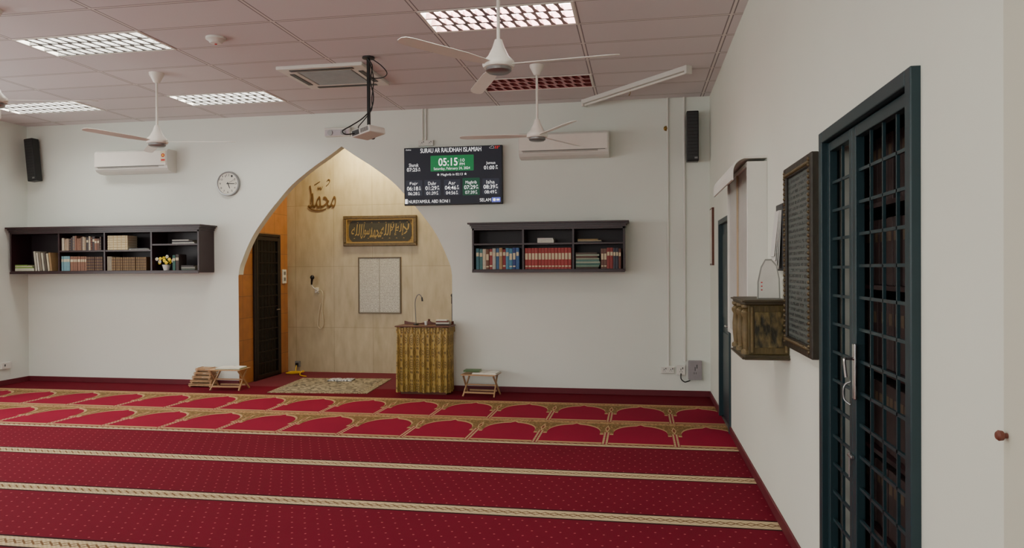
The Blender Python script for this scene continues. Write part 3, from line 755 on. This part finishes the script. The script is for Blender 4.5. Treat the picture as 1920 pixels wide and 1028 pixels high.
# poster
x0,x1,z0,z1=-4.19,-3.52,.90,1.75
r=root('framed_text_poster','pale two-column text poster in a thin frame','poster',((x0+x1)/2,NB,z0)); w=(x1-x0)/2; h=z1-z0; t=.012
MB().box(-w,w,-.02,0,0,t).box(-w,w,-.02,0,h-t,h).box(-w,-w+t,-.02,0,t,h-t).box(w-t,w,-.02,0,t,h-t).build('frame',pm('thin_bronze_frame',(90,74,50),.4,.3),r)
MB().box(-w+t,w-t,-.012,-.002,t,h-t).build('backing_sheet',pm('sheet_margin',(150,148,136),.7),r)
for s in (-1,1): MB().box(min(s*.006,s*(w-.022)),max(s*.006,s*(w-.022)),-.014,-.012,.022,h-.022).build('text_column',m_poster,r)
# wall microphone
r=root('wall_microphone','black microphone on a white gooseneck clipped to the tiles','microphone',(-4.86,NB,1.25))
MB().box(-.03,.03,-.02,0,-.04,.04,0,.004).build('clip_base',m_white,r)
MB().tube(catmull([(0,-.02,0),(0,-.07,.02),(-.03,-.10,.06),(-.04,-.11,.10)],5),.008).build('gooseneck',m_white,r)
mb=MB(); mb.tube([(-.04,-.11,.09),(-.02,-.13,.18)],.012,0,12,.02); mb.sphere((-.016,-.134,.20),.034,0); mb.build('microphone_head',m_black,r)
MB().tube(catmull([(.0,-.02,-.03),(.08,-.04,.0),(.11,-.04,-.08),(.09,-.03,-.3),(.11,-.03,-.5),(.07,-.03,-.58),(.02,-.03,-.54),(.03,-.03,-.4),(.06,-.03,-.2)],6),.006).build('cable',m_page,r)
r=root('wall_socket','small socket low on the beige tiles','socket',(-5.18,NB,.12))
MB().box(-.04,.04,-.03,0,-.045,.045,0,.004).build('socket_box',m_grey,r); MB().box(-.02,.02,-.06,-.03,-.02,.02,0,.004).build('plug',m_black,r)
pts=[(-5.18,NB-.06,.10),(-5.16,10.38,.05),(-5.12,10.30,.014)]
for i in range(26):
    a=i*.8; pts.append((-5.15+.10*math.cos(a)+.004*i,10.22+.07*math.sin(a),.012+.0012*i))
pts+=[(-4.95,10.08,.02),(-4.88,10.02,.010),(-4.8,9.98,.010)]
MB().tube(catmull(pts,4),.007).build('extension_cable',m_cable,label='coiled yellow cable on the niche carpet',cat='cable')
# rug
r=root('prayer_rug','beige patterned prayer rug lying in the niche','rug',(-4.08,9.28,0),(0,0,math.radians(5)))
MB().box(-.65,.65,-.61,.61,.0,.008).build('border',m_rugb,r)
MB().box(-.55,.55,-.51,.51,.008,.011).build('field',m_rug,r)
def open_book(loc,rz,w,d,mats,label,name='open_book'):
    r=root(name,label,'book',loc,(0,0,rz))
    P=[]; n=8
    for i in range(-n,n+1):
        u_=i/n; P.append((u_*w,.012+.012*math.sin(min(1,abs(u_)*3)*pi/2)*(1-.5*abs(u_))))
    P+= [(w,.004),(-w,.004)]
    MB().prism(P,'y',-d,d).build('pages',mats[0],r)
    MB().box(-w-.006,w+.006,-d-.005,d+.005,0,.004).build('cover',mats[1],r)
    return r
open_book((-4.12,9.66,.011),.1,.17,.09,[m_bw,m_black],'black and white patterned open booklet on the rug')
def stand(loc,rz,label):
    r=root('folding_book_stand',label,'book stand',loc,(0,0,rz),group='low folding wooden book stands')
    W,D,Hh=.22,.15,.275
    mb=MB()
    for i in range(5): mb.box(-W,W,-D+i*.0605,-D+i*.0605+.056,Hh-.012,Hh,0,.002)
    mb.build('slatted_top',m_pine,r)
    for sx in (-1,1):
        for dirn,off in ((1,0),(-1,.014)):
            x=sx*(W-.03-off)
            a=Vector((x,-dirn*.13,Hh-.012)); b=Vector((x+sx*.02,dirn*.13,0)); 
            mb=MB(); dd=(b-a); nrm=Vector((0,dd.z,-dd.y)).normalized()*.013; tx_=Vector((.007,0,0))
            q=[[p+s1*nrm+s2*tx_ for s1,s2 in ((-1,-1),(1,-1),(1,1),(-1,1))] for p in (a,b)]
            for p in q[1]: p.z=max(p.z,0)
            mb.loft(q,0,False).build('leg',m_pine,r)
    MB().box(-W+.03,W-.03,-.105,-.085,.04,.06,0,.003).build('rail',m_pine,r)
    MB().box(-W+.045,W-.045,.085,.105,.04,.06,0,.003).build('rail',m_pine,r)
    MB().box(-W+.02,W-.02,-.008,.008,.125,.141,0,.003).build('rail',m_pine,r)
    return r
s1=stand((-5.31,8.80,0),.05,'low folding pine book stand beside the niche')
copy_thing(s1,(-1.93,8.80,0),-.06,'low folding pine book stand next to the draped lectern')
open_book((-5.28,8.80,.276),.1,.16,.11,[m_paper,m_green],'open book with green cover on the stand')
open_book((-1.86,8.80,.276),-.1,.15,.11,[m_paper,m_paper],'open white book on the folding stand')
book(.02,.2,.15,(84,112,70),(-2.13,8.70,.302),'green hardback lying on the folding stand','books on the folding stand',True)
for k in range(5):
    r=root('folded_book_stand','folded slatted pine book stand stacked against the wall','book stand',(-5.80+.012*k,8.98,.0+k*.052),(0,0,[0,.05,-.04,.03,-.02][k]),group='stacked folded pine book stands')
    w=.17-.014*k
    for j in range(4):
        MB().box(-w,w,-.08+j*.042,-.08+j*.042+.032,.034,.046,0,.003).build('slat',m_pine,r)
    for xx in (-w+.01,w-.035):
        MB().box(xx,xx+.025,-.085,.085,.0,.014,0,.003).build('leg',m_pine,r)
        MB().box(xx+.003,xx+.02,-.07,.07,.014,.034,0,.003).build('batten',m_pine,r)
    MB().box(-w,w,-.088,-.076,.016,.030,0,.003).build('rail',m_pine,r)
    for xx in (-w+.02,w-.03): MB().box(xx,xx+.01,-.06,.06,.046,.052).build('spacer',m_pine,r)
# draped lectern
r=root('draped_lectern','wooden lectern draped in pleated gold brocade cloth','lectern',(-2.665,8.91,0))
W,D=.325,.15
MB().box(-W+.03,W-.03,-D+.03,D-.02,0,.82).build('lectern_body',m_redw,r)
path=[]
def side(p,q,n):
    for i in range(n):
        t=i/n; path.append((p[0]+(q[0]-p[0])*t,p[1]+(q[1]-p[1])*t))
c=[(-W,D),(-W,-D),(W,-D),(W,D)]
side(c[0],c[1],44); side(c[1],c[2],120); side(c[2],c[3],44); path.append(c[3])
def cloth(levels,name,per,off=0):
    rings=[]
    for z,am in levels:
        ring=[]
        for i,(x,y) in enumerate(path):
            nx,ny=((-1,0) if i<44 else ((0,-1) if i<164 else (1,0))); ph=i*2*pi/per; o_=off+am*(math.sin(ph+.6*math.sin(ph*.23))+.35*math.sin(ph*.37+1))
            ring.append((x+nx*o_,y+ny*o_,z+.006*math.sin(ph*.21)))
        rings.append(ring)
    MB().loft(rings,0,True,False).build(name,m_cloth,r,norm=False)
cloth(((.80,.004),(.77,.008),(.6,.013),(.3,.018),(.03,.022)),'drape',13.0)
cloth(((.838,.002),(.825,.006),(.79,.008),(.76,.007)),'gathered_band',7.0,.012)
mb=MB(); mb.box(-W-.025,W+.025,-D-.035,D,.842,.857,0,.004)
mb.build('top_board',m_redw,r)
mb=MB(); cr=[(-W,.855),(-W,.90),(-W+.06,.885),(-.12,.87),(-.04,.885),(0,.905),(.04,.885),(.12,.87),(W-.06,.885),(W,.90),(W,.855)]
mb.prism(cr,'y',D-.02,D); mb.sphere((0,D-.01,.91),.016,0); mb.build('crest',m_redw,r)
stack(-2.52,8.86,.858,[(.17,.016,.13,(60,40,36),0,'dark book on the lectern'),(.17,.02,.13,(200,196,184),0,'white book on the lectern'),(.16,.016,.12,(120,60,50),0,'brown book on the lectern'),(.14,.014,.11,(220,218,206),0,'white booklet on the lectern')],'books piled on the lectern')
r=root('gooseneck_microphone','grey gooseneck microphone standing on the lectern','microphone',(-2.80,8.93,.8575))
MB().lathe([(0,0),(.035,0),(.035,.012),(.012,.02),(0,.02)],seg=20).build('stand_base',m_black,r)
MB().tube(catmull([(0,0,.015),(-.005,0,.15),(-.01,0,.28),(.01,0,.36),(.05,-.01,.385),(.085,-.02,.35)],6),.006).build('gooseneck',m_grey,r)
MB().tube([(.085,-.02,.35),(.092,-.022,.30)],.009,0,10,.012).build('microphone_head',m_dgrey,r)
MB().lathe([(0,0),(.015,0),(.02,.05),(.017,.05),(.013,.004),(0,.004)],seg=16).build('small_cup',m_white,None,(-2.66,8.90,.8575),label='tiny white cup on the lectern',cat='cup')
r=root('microphone_stand','tall black microphone stand by the arch edge','microphone stand',(-2.50,9.60,0))
MB().lathe([(0,0),(.11,0),(.11,.015),(.015,.03),(0,.03)],seg=24).build('stand_base',m_black,r)
MB().tube([(0,0,.03),(0,0,1.12)],.009).build('pole',m_black,r)
mb=MB(); mb.tube([(0,0,1.1),(.03,-.08,1.2)],.014,0,12,.02); mb.sphere((.034,-.09,1.21),.03,0); mb.build('microphone_head',m_black,r)

# ---------------------------------------------------------------- right wall objects
d2=MB()
y0,y1,zt=D2
d2.box(XR-.03,XR+.05,y0,y0+.05,0,zt,0,.004).box(XR-.03,XR+.05,y1-.05,y1,0,zt,0,.004).box(XR-.03,XR+.05,y0+.05,y1-.05,zt-.05,zt,0,.004)
d2=d2.build('door_2',m_door,kind='structure')
grille('grille_leaf',3.105,y1-.052,zt-.055,XR-.005,1,m_door,.125,1,d2,.04,.035,bar=.006)
grille('grille_leaf',y0+.052,3.10,zt-.055,XR-.005,1,m_door,.125,3,d2,.045,.035,bar=.006)
mb=MB(); mb.box(XR-.016,XR-.006,3.035,3.07,1.04,1.26,0,.004); mb.tube(catmull([(XR-.016,3.052,1.20),(XR-.045,3.052,1.20),(XR-.05,3.045,1.19),(XR-.05,3.02,1.13)],5),.006)
mb.build('door_handle',m_chrome,d2)
MB().tube(catmull([(XR-.006,3.12,1.10),(XR-.03,3.125,1.08),(XR-.03,3.125,1.03),(XR-.012,3.10,1.01)],5),.004).build('padlock_shackle',m_steel,d2)
MB().box(XR-.02,XR-.006,3.07,3.13,.80,.812,0,.003).tube([(XR-.016,3.105,.82),(XR-.016,3.105,.72)],.004).build('latch_bolt',m_steel,d2)
for k in range(7): MB().box(1.02,1.40,2.15,3.85,.02+k*.36,.04+k*.36).build('closet_shelf_board',m_shelf,label='dark shelf board in the closet behind the grille',cat='shelf',group='closet shelf boards')
bmsh=None
for k in range(6):
    y=2.30
    while y<3.78:
        w=.062
        if bmsh is None:
            mb=MB(); mb.box(0,.2,0,w,0,.29,0,.003).box(-.001,0,w*.2,w*.8,.19,.24,1)
            bmsh=mb.build('leather_volume',[pm('dark_leather',(56,40,38),.6,0,.3),pm('dull_gold_label',(90,74,56),.6,0,.2)],None,(1.04,y,.0405+k*.36),label='dark brown leather-bound volume behind the grille',cat='book',group='leather-bound volumes behind the grille')
        else:
            b=bmsh.copy(); COL.objects.link(b); b.location=(1.04+random.uniform(0,.02),y,.0405+k*.36)
        y+=w+.004
d3=MB(); y0,y1,zt=D3
d3.box(XR-.02,XR+.06,y0,y0+.05,0,zt,0,.004).box(XR-.02,XR+.06,y1-.05,y1,0,zt,0,.004).box(XR-.02,XR+.06,y0+.05,y1-.05,zt-.05,zt,0,.004)
d3=d3.build('door_3',m_door,kind='structure')
mb=MB(); mb.box(XR+.02,XR+.05,y0+.05,y1-.05,.01,zt-.05)
for a,b in ((.15,.9),(1.05,1.9)): mb.box(XR+.012,XR+.02,y0+.15,y1-.15,a,b,0,.004)
mb.build('door_leaf',m_door,d3)
MB().tube([(XR+.02,y0+.1,1.0),(XR-.03,y0+.1,1.0),(XR-.03,y0+.2,1.0)],.008).build('door_handle',m_chrome,d3)
r=root('narrow_wall_frame','narrow dark frame hanging by the green door','picture frame',(XR,8.73,1.59))
MB().box(-.025,0,-.13,.13,0,.66,0,.003).build('frame',m_redw,r); MB().box(-.027,-.025,-.11,.11,.02,.64).build('print',m_paper,r)
# notice cabinet with hood
r=root('notice_cabinet','white wall notice cabinet with a curved top hood','cabinet',(XR,0,0))
a,b,z0,z1=5.08,6.2,1.04,2.27; t=.03
mb=MB(); mb.box(-.13,0,a,a+t,z0,z1,0,.003).box(-.13,0,b-t,b,z0,z1,0,.003).box(-.13,0,a+t,b-t,z0,z0+t,0,.003).box(-.13,0,a+t,b-t,z1-t,z1,0,.003)
mb.build('cabinet_frame',m_white,r)
MB().box(-.02,-.002,a+t,b-t,z0+t,z1-t).build('notice_board',pm('cream_board',(205,196,176),.7),r)
MB().box(-.115,-.111,a+t,b-t,z0+t,z1-t).build('front_sheet',pm('pale_notice',(186,184,178),.3),r)
MB().box(-.128,-.116,(a+b)/2-.012,(a+b)/2+.012,z0+t,z1-t).build('door_stile',pm('tan_strip',(190,170,140),.5),r)
P=[(0,z1+.04),(-.13,z1+.035)]
for i in range(1,9):
    an=pi/2+(pi/2)*i/8; P.append((-.13+.10*math.cos(an),z1-.065+.10*math.sin(an)))
P+=[(-.23,z1-.12),(-.218,z1-.12)]+[(-.13+.088*math.cos(pi-(pi/2)*i/8),z1-.065+.088*math.sin(pi-(pi/2)*i/8)) for i in range(8)]+[(-.13,z1+.02),(0,z1+.02)]
mb=MB(); ring=lambda y:[(p[0],y,p[1]) for p in P]; mb.loft([ring(a),ring(b+.1)],0,False).build('curved_hood',m_white,r)
# hanging papers
r=root('hanging_papers','bundle of white papers hanging on the wall','papers',(XR,4.62,1.52))
MB().box(-.010,0,-.10,.10,.02,.42,0,.002).build('backing_clipboard',m_dgrey,r)
m_sheet=pm('loose_sheet_white',(216,216,210),.7,0,.04)
for k in range(4):
    Rm=Matrix.Translation((-.012-.003*k,0,.38))@Matrix.Rotation(.05+.018*k,4,'Y')
    mb=MB(); mb.box(-.001,.001,-.09+.01*k,.10-.012*k,-.35+.025*k,0,0,0,Rm); mb.build('sheet',m_sheet,r)
# donation box
r=root('donation_box','dark antique gold wooden wall box with turned columns','donation box',(XR,0,0))
a,b,z0,z1=4.35,4.88,1.03,1.375
MB().box(-.225,.001,a+.02,b-.02,z0+.03,z1-.03,0,.004).build('box_body',m_goldd,r)
m_dbw=pm('dark_bronze_wood',(64,54,32),.5,0,.5,20)
MB().box(-.25,0,a,b,z1-.03,z1,0,.006).box(-.262,0,a-.01,b+.01,z1-.014,z1-.004,0,.003).build('cornice',m_dbw,r)
MB().box(-.25,0,a,b,z0,z0+.03,0,.006).box(-.262,0,a-.01,b+.01,z0+.004,z0+.014,0,.003).build('plinth',m_dbw,r)
m_col=pm('tarnished_gold',(108,92,58),.5,.15,.4,40,.2)
for y in (a+.05,(a+b)/2,b-.05):
    MB().lathe([(.0,z0+.03),(.03,z0+.03),(.03,z0+.05),(.018,z0+.06),(.024,z0+.12),(.026,z0+.18),(.02,z0+.24),(.03,z0+.26),(.03,z1-.07),(.016,z1-.055),(.028,z1-.045),(.028,z1-.03),(0,z1-.03)],(-.232,y,0),0,16).build('turned_column',m_col,r)
def mottled():
    m,nt,p=newmat('mottled_green_gold'); t,x,y,z=coords(nt); n=noise(nt,t,34,4,(1,1,.45))
    c=mix(nt,(n*4.0-1.55).max(0.0).min(1.0),col((38,36,20)),col((120,104,62))); nt.links.new(c,p.inputs['Base Color']); p.inputs['Roughness'].default_value=.5; bump(nt,p,n,.5); return m
m_mot=mottled()
MB().box(-.19,-.03,a+.014,a+.02,z0+.07,z1-.07,0,.003).build('side_panel',m_mot,r)
for x0_,x1_ in ((-.212,-.197),(-.024,-.010)): MB().box(x0_,x1_,a+.008,a+.02,z0+.04,z1-.04,0,.004).build('side_pilaster',m_col,r)
# arched card on top of box
r=root('arched_desk_calendar','white arched calendar card standing on the wall box','calendar',(XR-.09,4.50,1.3755))
P=[(-.065,0),(.065,0),(.062,.12),(.045,.2),(.015,.235),(-.02,.235),(-.045,.19),(-.064,.1)]
m_cardb=pm('card_shadow_grey',(150,150,144),.7)  # plain grey for the outline around the card
MB().prism(P,'y',.0,.004).build('card_border',m_cardb,r)
MB().prism([(x*.88,.006+z*.93) for x,z in P],'y',-.003,0).build('front_card',pm('card_cream',(212,210,202),.7),r)
MB().prism([(x*.95,z*.97) for x,z in P],'y',.03,.034).build('back_card',m_paper,r)
MB().box(-.06,.06,.004,.03,0,.004).build('card_base',m_paper,r)
for i in range(3): MB().box(-.045,-.036,-.0038,-.003,.05+i*.022,.056+i*.022).build('printed_mark',m_red,r)
# framed script
r=root('framed_script_print','large antique dark frame with Arabic text print','picture frame',(XR,0,0))
a,b,z0,z1=3.65,4.33,1.12,2.11; t=.06
mb=MB(); mb.box(-.04,0,a,a+t,z0,z1,0,.008).box(-.04,0,b-t,b,z0,z1,0,.008).box(-.04,0,a+t,b-t,z0,z0+t,0,.008).box(-.04,0,a+t,b-t,z1-t,z1,0,.008)
mb.build('frame',pm('dark_gold_frame',(44,38,28),.45,.1,.4,30,.3),r)
mb=MB()
n=34
for i in range(n):
    z=z0+.03+i*(z1-z0-.06)/(n-1); 
    for y in (a+.045,b-.045): mb.sphere((-.04,y,z),.010,0,(1,1,1),8)
for i in range(22):
    y=a+.05+i*(b-a-.1)/21
    for z in (z0+.045,z1-.045): mb.sphere((-.04,y,z),.010,0,(1,1,1),8)
mb.build('beading',pm('dull_gold_beads',(88,74,46),.4,.2,.2),r,kind='stuff')
MB().box(-.022,-.004,a+t,b-t,z0+t,z1-t).build('script_print',m_quran,r)
MB().lathe([(0,0),(.006,0),(.006,-.006),(.011,-.010),(.012,-.018),(.008,-.023),(0,-.024)],axis='x',seg=20).build('wall_knob_fixture',pm('brown_rubber',(110,58,44),.5),None,(XR-.03,1.80,1.18),label='small round brown knob on the wall',cat='wall fixture')

# ---------------------------------------------------------------- world
w=bpy.data.worlds.new('world'); S.world=w; w.use_nodes=True
w.node_tree.nodes['Background'].inputs[0].default_value=(.6,.6,.6,1); w.node_tree.nodes['Background'].inputs[1].default_value=.05
